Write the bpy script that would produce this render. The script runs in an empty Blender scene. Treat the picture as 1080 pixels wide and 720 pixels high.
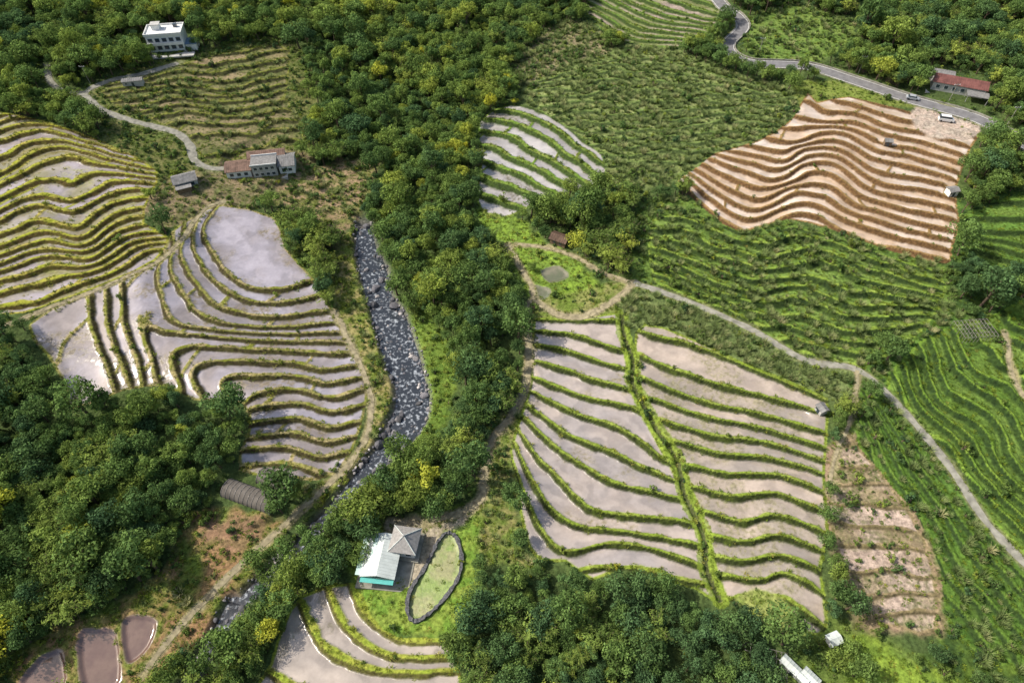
import bpy, math, time
import numpy as np
from mathutils import Vector
T0=time.time()
rng=np.random.default_rng(11)
D=bpy.data
SC=bpy.context.scene
# ------------------------------------------------------------------ survey helpers
CAMH=150.0; PITCH=math.radians(50); FPX=720.0
def rays(p):
    p=np.asarray(p,float).reshape(-1,2)
    a=(p[:,0]-540)/FPX; b=(360-p[:,1])/FPX
    c,s=math.cos(PITCH),math.sin(PITCH)
    return a, c+b*s, -s+b*c
def slope(y): return 0.05*(np.clip(y,-150,480)-100)
def seg_dist(x,y,pl,closed=False):
    best=np.full(x.shape,1e12); n=len(pl)
    for i in range(n if closed else n-1):
        ax,ay=pl[i]; bx,by=pl[(i+1)%n]
        dx,dy=bx-ax,by-ay; L=dx*dx+dy*dy+1e-9
        t=np.clip(((x-ax)*dx+(y-ay)*dy)/L,0,1)
        best=np.minimum(best,(x-ax-t*dx)**2+(y-ay-t*dy)**2)
    return np.sqrt(best)
def smooth_pl(pl,n=4,closed=False):
    pl=np.asarray(pl,float); m=len(pl); out=[]
    R=range(m if closed else m-1)
    for i in R:
        if closed: p0,p1,p2,p3=pl[i-1],pl[i],pl[(i+1)%m],pl[(i+2)%m]
        else: p0,p1,p2,p3=pl[max(i-1,0)],pl[i],pl[i+1],pl[min(i+2,m-1)]
        for k in range(n):
            t=k/n
            out.append(0.5*((2*p1)+(-p0+p2)*t+(2*p0-5*p1+4*p2-p3)*t*t+(-p0+3*p1-3*p2+p3)*t**3))
    if not closed: out.append(pl[-1])
    return np.array(out)
RIV=[(540,-30),(500,40),(450,110),(400,175),(384,238),(392,280),(405,320),(418,360),(431,400),(435,428),(424,455),(400,482),(372,512),(350,535),(312,580),(265,622),(238,655),(215,690),(185,745)]
dx,dy,dz=rays(RIV); t=(-5-150)/(dz-0.05*dy)
river=np.stack([dx*t,dy*t],1)
YRIV=float(river[4][1])
river=np.vstack([[river[0]+(river[0]-river[1])*9],river,[river[-1]+(river[-1]-river[-2])*25]])
river=smooth_pl(river,3)
def base(x,y):
    d=seg_dist(x,y,river)
    v=0.14*(np.sqrt(d*d+400)-20)
    r=np.hypot(x,y-180)
    h=np.clip((r-430)/900,0,1); h=h*h*(3-2*h)
    hills=h*(110+70*np.sin(x/310+1.3)*np.cos(y/270)+40*np.sin((x+y)/150))
    return slope(y)+25*(1-np.exp(-v/25))+hills
def P(p):
    dx,dy,dz=rays(p); z=np.zeros_like(dx)
    for _ in range(14):
        t=(z-CAMH)/dz; x=dx*t; y=dy*t; z=base(x,y)
    return np.stack([x,y],1)
def P1(px,py):
    q=P([(px,py)])[0]; return float(q[0]),float(q[1])
def hsh(xi,yi,seed):
    h=(xi*374761393+yi*668265263+seed*1274126177)&0xffffffff
    h=((h^(h>>13))*1274126177)&0xffffffff
    return ((h^(h>>16))&0xffffff)/float(0xffffff)
def vn(x,y,seed=0):
    xi=np.floor(x).astype(np.int64); yi=np.floor(y).astype(np.int64)
    fx=x-xi; fy=y-yi; fx=fx*fx*(3-2*fx); fy=fy*fy*(3-2*fy)
    return (hsh(xi,yi,seed)*(1-fx)+hsh(xi+1,yi,seed)*fx)*(1-fy)+(hsh(xi,yi+1,seed)*(1-fx)+hsh(xi+1,yi+1,seed)*fx)*fy
def fbm(x,y,seed=0,o=3):
    s=0;a=1;w=0
    for i in range(o):
        s=s+a*vn(x*2**i,y*2**i,seed+i*17); w+=a; a*=0.5
    return s/w
def pip(x,y,pl):
    ins=np.zeros(x.shape,bool); n=len(pl)
    for i in range(n):
        x1,y1=pl[i]; x2,y2=pl[i-1]
        if y1==y2: continue
        c=((y1>y)!=(y2>y))&(x<(x2-x1)*(y-y1)/(y2-y1)+x1)
        ins^=c
    return ins
def sstep(a,b,x):
    t=np.clip((x-a)/(b-a),0,1); return t*t*(3-2*t)
# ------------------------------------------------------------------ ground grid
def axis(core,grow,lim):
    core=list(core); a=[];s=core[-1]-core[-2];v=core[-1]
    while v<lim[1]: s*=grow; v+=s; a.append(v)
    b=[];s=core[1]-core[0];v=core[0]
    while v>lim[0]: s*=grow; v-=s; b.append(v)
    return np.array(b[::-1]+core+a)
cx=list(np.arange(-268,-130,0.42))+list(np.arange(-130,130,0.29))+list(np.arange(130,270,0.42))
cy=[26.0]
while cy[-1]<372: cy.append(cy[-1]+0.24+0.26*(cy[-1]-26)/346)
xs=axis(cx,1.16,(-3500,3500)); ys=axis(cy,1.16,(-2600,3800))
NX,NY=len(xs),len(ys)
X,Y=np.meshgrid(xs,ys)
B=base(X,Y)
BY,BX=np.gradient(B,ys,xs)
DR=seg_dist(X,Y,river)
print('grid',NX,NY,time.time()-T0)
n1=fbm(X*0.05,Y*0.05,3); n2=fbm(X*0.35,Y*0.35,9); n3=vn(X*1.7,Y*1.7,21)
Z=B.copy()
DISP=np.ones_like(Z)     # roughness displacement allowed
def lerp3(c1,c2,t): return np.asarray(c1)*(1-t[...,None])+np.asarray(c2)*t[...,None]
COL=lerp3((0.040,0.065,0.022),(0.085,0.12,0.035),n2)
WET=np.zeros_like(Z); TREE=np.ones_like(Z); SHR=np.full_like(Z,0.25); REED=np.zeros_like(Z); TUFT=np.zeros_like(Z); TTINT=np.full_like(Z,0.5); BAM=np.clip((n1-0.48)*2.0,0,1)
def sub(pl,pad=2):
    i0=max(np.searchsorted(xs,pl[:,0].min()-pad)-1,0); i1=min(np.searchsorted(xs,pl[:,0].max()+pad)+1,NX)
    j0=max(np.searchsorted(ys,pl[:,1].min()-pad)-1,0); j1=min(np.searchsorted(ys,pl[:,1].max()+pad)+1,NY)
    return (slice(j0,j1),slice(i0,i1))
def zone(poly,c1,c2,tree=0.0,shrub=0.0,reed=0.0,tuft=0.3,tint=0.5,soft=2.5,disp=0.4,wet=0,drop=0.0,sc=0.5,bam=0.0):
    pl=smooth_pl(P(poly),3,True); s=sub(pl,4); x,y=X[s],Y[s]
    m=pip(x,y,pl); d=seg_dist(x,y,pl,True); sd=np.where(m,d,-d)
    a=sstep(-soft*0.5,soft*0.5,sd+(n2[s]-0.5)*soft*1.5)
    nn=fbm(x*sc,y*sc,int(abs(poly[0][0]))+5)
    nn=sstep(0.25,0.75,nn)
    c=lerp3(c1,c2,nn)
    COL[s]=COL[s]*(1-a[...,None])+c*a[...,None]
    for A,v in ((TREE,tree),(SHR,shrub),(REED,reed),(TUFT,tuft),(TTINT,tint),(DISP,disp),(WET,wet),(BAM,bam)):
        A[s]=A[s]*(1-a)+v*a
    if drop: Z[s]-=drop*sstep(0,1.0,sd)
def tps(pts,lv,x,y):
    c=pts.mean(0); sc=pts.std()+1e-6
    q=(pts-c)/sc; n=len(q)
    def ker(r2): return 0.5*r2*np.log(r2+1e-9)
    A=np.zeros((n+3,n+3)); d2=((q[:,None]-q[None])**2).sum(2)
    A[:n,:n]=ker(d2)+np.eye(n)*3e-4; A[:n,n]=1; A[:n,n+1:]=q; A[n,:n]=1; A[n+1:,:n]=q.T
    w=np.linalg.solve(A,np.concatenate([lv,[0,0,0]])).astype(np.float32)
    X_=((x-c[0])/sc).astype(np.float32).ravel(); Y_=((y-c[1])/sc).astype(np.float32).ravel(); q=q.astype(np.float32)
    out=np.empty(X_.size,np.float32)
    for k in range(0,X_.size,40000):
        a=X_[k:k+40000,None]; b=Y_[k:k+40000,None]
        r2=(a-q[None,:,0])**2+(b-q[None,:,1])**2
        out[k:k+40000]=ker(r2)@w[:n]+w[n]+w[n+1]*a[:,0]+w[n+2]*b[:,0]
    return out.reshape(x.shape).astype(float)
def terrace(poly,curves,pool,pool2,bund,bund2,riser,wb=0.8,wr=0.8,wet=0.7,wob=0.15,spk=0.0,spkc=(0.1,0.09,0.05),smin=0.5,smax=1.8,sk=1.15,tuft=1.0,ptuft=0.0,reed=0,ridge=0.25,tint=0.5,seed=1,poolreed=0,shrub=0,edge=1.0,var=0.5,cross=0.0,mul=1.0,bsh=0.0):
    pl=smooth_pl(P(poly),2,True); s=sub(pl,3); x,y=X[s],Y[s]
    pts=[];lv=[]
    for L,c in curves:
        w=smooth_pl(P(c),3)
        pts.append(w); lv+= [L*mul]*len(w)
    pts=np.vstack(pts); lv=np.array(lv,float)
    F=tps(pts,lv,x[::3,::3],y[::3,::3])
    xc=x[0,::3]; yc=y[::3,0]
    F=np.array([np.interp(x[0],xc,r) for r in F]); F=np.array([np.interp(y[:,0],yc,F[:,j]) for j in range(F.shape[1])]).T
    F=F+wob*(fbm(x*0.075,y*0.075,seed*7,2)-0.5)*2.4+wob*0.35*(vn(x*0.35,y*0.35,seed)-0.5)
    gy,gx=np.gradient(F,y[:,0],x[0]); g=np.sqrt(gx*gx+gy*gy)+0.02
    st=np.clip((gx*BX[s]+gy*BY[s])/(g*g),smin,smax); med=float(np.median(st)); st=(0.4*st+0.6*med)*sk
    m=pip(x,y,pl); d=seg_dist(x,y,pl,True)
    k=np.floor(F); f=F-k
    wn=0.45+1.1*fbm(x*0.4,y*0.4,seed+40)
    WB=np.minimum(wb*wn,0.34/g); WR=np.minimum(wr*wn,0.36/g)
    dl=f/g; du=(1-f)/g
    zp=B[s]-st*(f-0.5)
    tr=sstep(0,1,1-du/WR); 
    bm=1-sstep(WB*0.75,WB,dl); rm=(du<WR).astype(float)*sstep(0,0.5,tr+0.2)
    if cross>0:
        sp_=30.0/cross
        u=x*0.93-y*0.37+k*17.3+5*vn(x*0.1,y*0.1,seed+60); cm=np.abs((u/sp_)%1.0-0.5)*sp_
        has=hsh(k.astype(np.int64)+90,np.floor(u/sp_).astype(np.int64),seed+2)<0.65
        cb=(1-sstep(0.4,0.75,cm))*has; bm=np.maximum(bm,cb)
    zp=zp+st*tr+ridge*bm*(1-rm)
    em=1-sstep(edge*0.6,edge,d*(0.8+0.4*wn))
    a=sstep(0,3.0,d)*m
    Z[s]=np.where(m,B[s]*(1-a)+zp*a,Z[s])
    hv=hsh(k.astype(np.int64)+50,np.zeros_like(k,dtype=np.int64),seed)
    pn=fbm(x*0.11+k*13.7,y*0.11+k*5.1,seed+3,4); pn=np.clip((pn-0.5)*2.8+0.5+var*(hv-0.5),0,1)
    c=lerp3(pool,pool2,pn)
    sw=fbm(x*0.35+3*pn,y*0.35+k*2.2,seed+71,3); c=c*(0.88+0.24*sstep(0.3,0.7,sw))[...,None]
    spm=np.zeros_like(x)
    if spk>0:
        pa=fbm(x*0.09+k*9.1,y*0.09+k*3.3,seed+9); pa=sstep(0.72-spk*0.5,0.86-spk*0.5,pa+0.12*(hv-0.5))
        dots=sstep(0.42,0.66,vn(x*1.9,y*1.9,seed+8)*0.65+0.35*vn(x*0.8,y*0.8,seed+12))
        spm=pa*(0.2+0.8*dots)
        c=c*(1-spm[...,None]*0.7)+np.array(spkc)*spm[...,None]*0.7
    bn=fbm(x*0.4,y*0.4,seed+5); bc=lerp3(bund,bund2,np.clip((bn-0.5)*2.4+0.5,0,1))
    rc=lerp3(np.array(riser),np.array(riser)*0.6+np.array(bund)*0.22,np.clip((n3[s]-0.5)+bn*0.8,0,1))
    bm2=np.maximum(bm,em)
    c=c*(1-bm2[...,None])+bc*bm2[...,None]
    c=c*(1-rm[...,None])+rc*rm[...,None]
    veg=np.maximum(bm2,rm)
    COL[s]=np.where(m[...,None],c,COL[s])
    def put(A,v): A[s]=np.where(m,v,A[s])
    put(WET,wet*(1-veg)*(1-0.6*spm)); put(TREE,0); put(SHR,shrub+(0.25+bsh)*bm2*(bn>0.56)); put(REED,reed*veg+poolreed*(1-veg)); put(TUFT,tuft*(0.25+0.95*sstep(0.38,0.52,bn))*(bm2*(1-rm)+0.18*rm)+ptuft*(1-veg)); put(DISP,0.12*veg); put(TTINT,tint); put(BAM,0)

G1=(0.085,0.135,0.022); G2=(0.15,0.19,0.035); YG=(0.22,0.25,0.045); DG=(0.035,0.065,0.018)
# ---------------- zones first
zone([(-80,-60),(1160,-60),(1160,120),(900,60),(560,60),(300,40),(-80,100)],(0.04,0.07,0.025),(0.08,0.115,0.035),tree=1,shrub=0.3,tint=0.5,bam=0.2)
zone([(105,90),(180,60),(310,40),(330,160),(240,215),(150,215),(100,110)],(0.09,0.12,0.03),(0.14,0.14,0.05),tree=0.15,shrub=1.2,tuft=0.5,tint=0.45)
zone([(150,215),(200,180),(320,160),(330,185),(290,215),(240,225),(180,240)],(0.12,0.12,0.05),(0.22,0.17,0.10),shrub=0.6,tuft=0.5,reed=0.1)
zone([(290,215),(320,180),(395,165),(392,195),(372,240),(330,245)],(0.28,0.20,0.12),(0.14,0.15,0.045),shrub=0.8,tree=0.06,tuft=0.4,reed=0.25)
zone([(345,250),(378,252),(398,330),(424,400),(418,440),(385,495),(345,532),(318,520),(360,500),(388,450),(388,400),(352,325),(325,280)],(0.14,0.18,0.035),(0.28,0.24,0.10),shrub=0.8,tuft=0.9,tint=0.7,reed=0.15)
zone([(285,228),(345,240),(355,300),(345,330),(330,300),(300,260)],(0.08,0.12,0.03),(0.12,0.16,0.04),tree=0.3,shrub=1.2,tint=0.55,bam=1.0)
zone([(425,345),(455,330),(475,370),(480,420),(460,465),(425,490),(446,440)],(0.09,0.15,0.025),(0.14,0.2,0.035),shrub=0.8,tuft=0.9,tint=0.6)
zone([(570,195),(690,190),(700,260),(670,290),(620,285),(575,240)],(0.06,0.09,0.03),(0.1,0.14,0.04),tree=0.6,shrub=0.8,tint=0.5,bam=0.6)
zone([(508,215),(545,228),(570,250),(625,290),(640,315),(610,335),(575,330),(548,300),(535,262),(505,235)],(0.17,0.26,0.035),(0.11,0.17,0.03),shrub=0.35,tuft=0.7,tint=0.65)
zone([(555,320),(640,300),(668,300),(668,340),(560,345)],(0.12,0.17,0.03),(0.2,0.2,0.07),shrub=0.5,tuft=0.7)
zone([(510,450),(550,430),(545,560),(565,595),(500,590),(470,560),(500,520)],(0.11,0.16,0.03),(0.2,0.19,0.07),shrub=1.0,tuft=0.8,reed=0.25)
zone([(205,540),(285,545),(290,575),(240,640),(195,690),(150,720),(70,720),(0,715),(0,690),(70,660),(140,625),(180,590)],(0.12,0.17,0.03),(0.26,0.16,0.08),shrub=0.8,tuft=0.8,tint=0.65,sc=0.25,reed=0.1)
zone([(215,555),(275,545),(280,570),(235,580)],(0.30,0.18,0.11),(0.2,0.14,0.07),shrub=0.4)
zone([(370,615),(385,560),(440,545),(500,535),(505,600),(492,660),(430,672),(395,665)],(0.12,0.21,0.03),(0.19,0.25,0.045),shrub=0.12,tuft=0.5,tint=0.6)
zone([(402,548),(445,545),(500,535),(495,548),(470,560),(458,585),(440,612),(425,615)],(0.36,0.31,0.23),(0.28,0.24,0.16),shrub=0.0,tuft=0.2,soft=1.5)
zone([(680,210),(840,235),(995,280),(1000,330),(940,385),(900,390),(780,345),(670,300)],(0.07,0.12,0.025),(0.11,0.17,0.035),shrub=1.0,reed=0.6)
zone([(545,95),(600,62),(690,45),(750,70),(850,100),(835,130),(755,165),(715,195),(640,198),(630,160),(590,130)],(0.10,0.14,0.04),(0.16,0.2,0.07),reed=1.0,shrub=0.4,tree=0.05)
zone([(535,70),(600,20),(650,50),(600,68),(560,90)],(0.22,0.18,0.11),(0.12,0.13,0.05),tree=0.15,shrub=1.0,reed=0.8)
zone([(655,308),(700,312),(780,346),(850,382),(905,395),(898,425),(860,415),(790,388),(700,348),(662,345)],(0.10,0.14,0.045),(0.15,0.19,0.07),reed=1.5,shrub=0.5)
zone([(900,395),(950,345),(1010,330),(1100,330),(1120,760),(900,760),(860,690),(990,680),(900,480)],(0.05,0.10,0.02),(0.09,0.16,0.03),shrub=0.9,reed=0.4,tuft=0.7,tint=0.4)
zone([(995,670),(1110,600),(1110,760),(960,760)],DG,G1,tree=0.3,shrub=1.6,tint=0.35,reed=0.3)
zone([(855,655),(930,670),(1000,710),(1000,760),(840,760)],(0.07,0.11,0.025),(0.13,0.18,0.04),tree=0.15,shrub=1.3,tint=0.5)
zone([(905,670),(950,690),(1010,720),(900,735)],(0.2,0.28,0.04),(0.13,0.2,0.03),tuft=0.6,shrub=0.4,tint=0.6)
zone([(785,25),(830,5),(900,25),(880,60),(800,62)],(0.15,0.21,0.05),(0.09,0.15,0.03),shrub=0.7,tree=0.05,reed=0.3)
zone([(845,85),(900,90),(1020,128),(1000,118),(890,108),(850,118),(835,105)],(0.17,0.2,0.05),(0.12,0.16,0.03),shrub=0.3)
zone([(1005,215),(1085,205),(1090,330),(1010,330)],DG,(0.08,0.14,0.03),tree=0.6,shrub=0.8)
zone([(870,480),(905,462),(965,540),(990,600),(990,670),(950,665),(905,660),(885,600),(865,540)],(0.30,0.21,0.14),(0.17,0.14,0.07),shrub=0.3,tuft=0.4)
# ---------------- terraces
MUD_SKY=(0.40,0.335,0.29); MUD_SKY2=(0.31,0.275,0.26)  # muddy water, with a greyish-lavender sky reflection mixed into the base colour
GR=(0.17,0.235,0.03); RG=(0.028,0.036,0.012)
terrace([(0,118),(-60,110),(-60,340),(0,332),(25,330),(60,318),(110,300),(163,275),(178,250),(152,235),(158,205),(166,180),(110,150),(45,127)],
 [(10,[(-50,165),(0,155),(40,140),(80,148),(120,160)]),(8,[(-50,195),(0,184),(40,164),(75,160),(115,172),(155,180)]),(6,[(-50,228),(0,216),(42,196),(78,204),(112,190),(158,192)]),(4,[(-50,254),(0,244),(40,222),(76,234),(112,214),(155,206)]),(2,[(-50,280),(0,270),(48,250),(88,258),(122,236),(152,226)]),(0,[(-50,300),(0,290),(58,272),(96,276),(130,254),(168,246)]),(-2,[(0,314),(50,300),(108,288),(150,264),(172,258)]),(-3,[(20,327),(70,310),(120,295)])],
 (0.33,0.285,0.295),(0.24,0.21,0.10),(0.27,0.29,0.03),(0.34,0.29,0.07),(0.08,0.055,0.02),wb=1.7,wr=1.2,wet=0.93,wob=0.35,spk=0.5,spkc=(0.24,0.25,0.05),seed=2,tint=0.87,ptuft=0.08,cross=1.3,mul=1.1,var=0.8,smin=0.8,sk=1.3)  # lavender in the first pool colour is painted sky reflection
terrace([(30,342),(90,308),(165,275),(180,245),(205,228),(235,216),(290,230),(302,262),(330,293),(352,330),(367,360),(387,400),(381,450),(355,500),(310,505),(250,494),(262,455),(255,425),(205,422),(175,407),(130,412),(75,432),(70,410),(50,375)],
 [(10,[(222,226),(214,245),(225,268),(240,290),(262,305),(290,306),(312,302)]),(10.45,[(245,222),(285,240),(295,265),(312,290)]),(10.5,[(240,245),(255,275),(275,290)]),
 (9,[(207,234),(205,262),(218,285),(235,305),(262,318),(300,319),(328,314)]),(8,[(194,246),(192,270),(205,295),(222,318),(250,330),(300,333),(342,330)]),(7,[(184,256),(180,280),(190,305),(205,326),(235,341),(290,346),(350,342)]),(6,[(173,268),(166,290),(172,315),(180,337),(205,347),(290,352),(355,352)]),
 (5,[(150,298),(150,330),(157,362),(165,403)]),(5,[(172,350),(230,356),(300,361),(360,362)]),(4,[(355,375),(300,371),(240,367),(195,369),(181,379),(190,405)]),(3,[(368,388),(340,392),(310,385),(250,382),(215,384),(202,396),(215,420)]),(2,[(374,401),(345,407),(320,400),(260,396),(236,403),(245,425)]),(1,[(380,413),(350,422),(320,414),(280,411),(258,425)]),(0,[(384,428),(352,437),(315,428),(265,430)]),(-1,[(382,444),(350,453),(312,443),(262,446)]),(-2,[(376,460),(345,468),(308,458),(258,461)]),(-3,[(366,478),(335,482),(300,472),(253,474)]),(-4,[(345,500),(300,488),(248,490)]),
 (6,[(130,302),(132,335),(145,375),(152,410)]),(7,[(112,308),(115,340),(128,380),(138,410)]),(8,[(92,312),(98,345),(112,380),(122,412)]),(8.9,[(35,345),(52,372),(66,402),(74,430)])],
 (0.345,0.315,0.35),(0.24,0.205,0.195),(0.17,0.185,0.03),(0.33,0.27,0.13),(0.05,0.04,0.02),wb=1.0,wr=1.2,wet=1.0,wob=0.16,spk=0.33,spkc=(0.17,0.135,0.07),seed=3,tint=0.75,cross=1.1,var=0.8,smin=0.8,sk=1.25)  # pool colour carries the lavender sheen of reflected sky over mud
terrace([(105,95),(150,76),(200,65),(270,48),(306,53),(302,100),(322,150),(270,160),(215,168),(190,140),(130,115)],
 [(8,[(150,86),(190,74),(230,76),(300,64)]),(5,[(130,106),(180,98),(220,103),(300,90)]),(2,[(160,128),(205,120),(240,126),(308,115)]),(0,[(190,146),(250,141),(312,137)]),(-1,[(210,160),(260,154),(318,150)])],
 (0.23,0.18,0.10),(0.13,0.135,0.045),(0.14,0.16,0.03),(0.19,0.18,0.05),(0.04,0.04,0.018),wb=1.1,wr=1.4,wet=0.1,wob=0.45,spk=0.6,spkc=(0.08,0.10,0.03),seed=4,tint=0.5,ptuft=0.3,reed=0.25,cross=1.2,shrub=0.12,var=0.9)
terrace([(505,128),(540,110),(580,122),(634,160),(637,190),(600,203),(560,218),(522,232),(503,212),(507,170)],
 [(0,[(505,205),(530,216),(550,222)]),(1,[(505,186),(535,200),(575,213)]),(2,[(507,169),(540,183),(590,207)]),(3,[(508,153),(545,168),(605,201)]),(4,[(508,138),(550,153),(618,195)]),(5,[(512,126),(560,141),(630,187)]),(6,[(525,117),(570,130),(634,174)]),(7,[(540,110),(580,122),(634,160)])],
 (0.42,0.39,0.37),(0.32,0.29,0.27),(0.12,0.20,0.03),(0.18,0.22,0.05),(0.035,0.055,0.016),wb=1.6,wr=1.9,wet=1.0,wob=0.22,spk=0.2,seed=5,tint=0.55,cross=1.2,smin=0.9,mul=1.0)
terrace([(616,12),(640,-20),(745,-25),(760,22),(715,50),(660,44)],
 [(0,[(620,17),(660,40),(715,47)]),(3,[(640,5),(680,25),(740,35)]),(6,[(670,-3),(700,10),(752,22)]),(8,[(690,-15),(750,4)])],
 (0.32,0.25,0.205),(0.16,0.19,0.05),(0.10,0.17,0.03),(0.15,0.2,0.05),(0.035,0.055,0.016),wb=1.6,wr=1.8,wet=0.4,wob=0.3,spk=0.3,seed=6,tint=0.5,cross=1)
terrace([(713,188),(740,168),(765,158),(800,148),(832,128),(852,98),(862,108),(895,102),(960,118),(1032,132),(1024,156),(1008,200),(1012,232),(1004,264),(998,278),(940,265),(880,243),(830,231),(782,245),(745,222)],
 [(0,[(716,192),(745,219),(782,242),(805,240),(830,228),(858,228),(880,240),(910,254),(940,262),(1000,276)]),(2.5,[(728,182),(760,203),(790,218),(812,216),(838,202),(870,205),(900,224),(950,238),(1004,252)]),(5,[(748,170),(780,184),(805,194),(828,190),(850,176),(880,178),(912,203),(955,212),(1006,226)]),(7.5,[(772,160),(805,168),(828,170),(850,158),(885,158),(920,180),(960,188),(1008,202)]),(10,[(812,142),(835,150),(858,140),(890,140),(925,158),(965,164),(1012,180)]),(12.5,[(848,112),(866,126),(900,124),(935,138),(970,145),(1018,158)]),(14.5,[(890,103),(930,116),(960,124),(1030,138)])],
 (0.62,0.52,0.44),(0.50,0.37,0.26),(0.27,0.17,0.07),(0.20,0.14,0.055),(0.105,0.058,0.026),wb=0.7,wr=1.6,wet=1.0,wob=0.22,spk=0.0,seed=7,tuft=0.16,tint=0.6,var=0.7,smin=0.9,smax=2.4,sk=1.35,cross=0.8,mul=0.93)
terrace([(688,232),(740,228),(790,250),(835,240),(880,250),(940,272),(992,288),(992,325),(945,372),(900,388),(850,380),(790,350),(740,325),(690,298)],
 [(7,[(690,215),(740,228),(790,248),(835,240),(880,250),(940,272),(990,288)]),(4,[(690,250),(740,270),(800,284),(860,280),(930,302),(990,315)]),(0,[(690,288),(740,312),(800,328),(850,336),(900,354),(970,342)]),(-2,[(740,325),(800,350),(850,366),(900,380)])],
 (0.11,0.18,0.035),(0.15,0.22,0.05),(0.15,0.23,0.035),(0.21,0.28,0.05),(0.022,0.038,0.013),wb=1.2,wr=1.9,wet=0,wob=0.55,spk=0.4,spkc=(0.06,0.1,0.02),seed=8,tuft=0.8,ptuft=0.5,tint=0.62,reed=0.4,poolreed=0.3,shrub=0.25,smin=1.1,smax=2.2,sk=1.3)
terrace([(550,97),(600,72),(690,57),(750,77),(840,103),(833,127),(800,145),(755,160),(715,190),(645,190),(635,165),(600,136)],
 [(0,[(640,187),(720,182)]),(3,[(620,155),(700,155),(790,148)]),(7,[(590,118),(680,118),(825,116)]),(11,[(570,90),(680,78),(800,92)])],
 (0.15,0.19,0.06),(0.2,0.23,0.09),(0.10,0.15,0.04),(0.15,0.2,0.06),(0.045,0.065,0.022),wb=1.0,wr=1.2,wet=0,wob=0.7,seed=9,tuft=0.5,ptuft=0.3,reed=0.2,poolreed=1.0,tint=0.5,shrub=0.35)
terrace([(563,336),(600,338),(650,330),(657,350),(664,395),(676,432),(712,498),(738,560),(757,632),(735,622),(700,612),(655,600),(625,612),(596,592),(566,590),(552,560),(546,520),(538,475),(550,435),(560,400)],
 [(12,[(566,337),(610,338),(650,340)]),(11,[(566,350),(610,356),(654,368)]),(10,[(564,365),(600,373),(658,388)]),(9,[(561,381),(600,393),(663,410)]),(8,[(558,396),(600,414),(672,432)]),(7,[(556,410),(600,434),(655,454),(700,487)]),(6,[(553,424),(595,456),(645,480),(710,508)]),(5,[(550,437),(588,474),(635,506),(718,528)]),(4,[(546,452),(578,497),(620,536),(665,545),(725,552)]),(3,[(543,468),(564,514),(598,550),(655,562),(732,575)]),(2,[(540,485),(556,530),(575,565),(597,582),(640,574),(690,580),(740,598)]),(1,[(538,500),(548,545),(560,580),(590,604),(640,600),(700,607),(748,618)])],
 MUD_SKY,MUD_SKY2,GR,(0.22,0.27,0.05),RG,wb=0.75,wr=1.05,wet=1.0,wob=0.13,spk=0.26,spkc=(0.20,0.17,0.09),seed=10,tint=0.73,var=0.7,smin=0.95,sk=1.25)
terrace([(670,350),(700,345),(780,380),(862,414),(874,430),(870,500),(874,560),(866,600),(874,660),(850,668),(822,632),(790,628),(765,632),(745,565),(718,490),(676,420)],
 [(11,[(672,350),(720,360),(790,388),(868,420)]),(10,[(671,374),(725,398),(795,416),(870,436)]),(9,[(674,398),(725,420),(795,436),(868,456)]),(8,[(682,420),(735,438),(800,452),(868,472)]),(7,[(692,442),(745,459),(810,468),(868,487)]),(6,[(708,466),(755,479),(810,484),(870,501)]),(5,[(718,490),(765,500),(815,501),(870,518)]),(4,[(726,513),(775,524),(820,521),(870,539)]),(3,[(733,537),(780,549),(820,543),(868,560)]),(2,[(742,562),(785,572),(822,564),(868,581)]),(1,[(749,586),(790,594),(825,587),(868,604)]),(0,[(757,608),(800,614),(830,608),(872,630)]),(-1,[(770,634),(820,632),(870,662)])],
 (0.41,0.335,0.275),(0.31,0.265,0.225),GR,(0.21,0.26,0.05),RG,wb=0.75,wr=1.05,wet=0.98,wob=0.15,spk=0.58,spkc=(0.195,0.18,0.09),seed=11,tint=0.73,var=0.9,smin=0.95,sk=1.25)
terrace([(318,628),(372,614),(392,650),(420,672),(470,674),(488,720),(490,760),(270,760),(285,700),(298,660)],
 [(3,[(368,615),(385,650),(425,676),(470,676)]),(2,[(345,622),(368,668),(418,694),(480,694)]),(1,[(315,636),(342,686),(400,709),(486,708)]),(0,[(280,705),(340,736),(488,745)])],
 (0.40,0.34,0.29),(0.32,0.275,0.24),(0.22,0.28,0.035),(0.28,0.30,0.05),(0.10,0.09,0.03),wb=1.5,wr=0.9,wet=1.0,wob=0.09,spk=0.15,seed=12,tint=0.78,smin=0.8)
terrace([(958,372),(985,350),(1040,336),(1120,320),(1120,640),(1080,588),(1030,540),(985,480),(945,425),(935,400)],
 [(0,[(945,405),(965,445),(1000,470),(1030,520),(1090,580)]),(3,[(975,375),(990,420),(1030,448),(1058,495),(1090,525)]),(6,[(1010,352),(1022,388),(1060,412),(1090,452)]),(8,[(1050,338),(1090,385)])],
 (0.09,0.16,0.025),(0.13,0.2,0.04),(0.11,0.19,0.025),(0.16,0.24,0.035),(0.02,0.038,0.012),wb=0.9,wr=1.6,wet=0,wob=0.5,seed=13,tuft=0.6,ptuft=0.45,tint=0.5,smin=1.1,sk=1.3,spk=0.3,spkc=(0.05,0.09,0.02),shrub=0.12)
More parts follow.
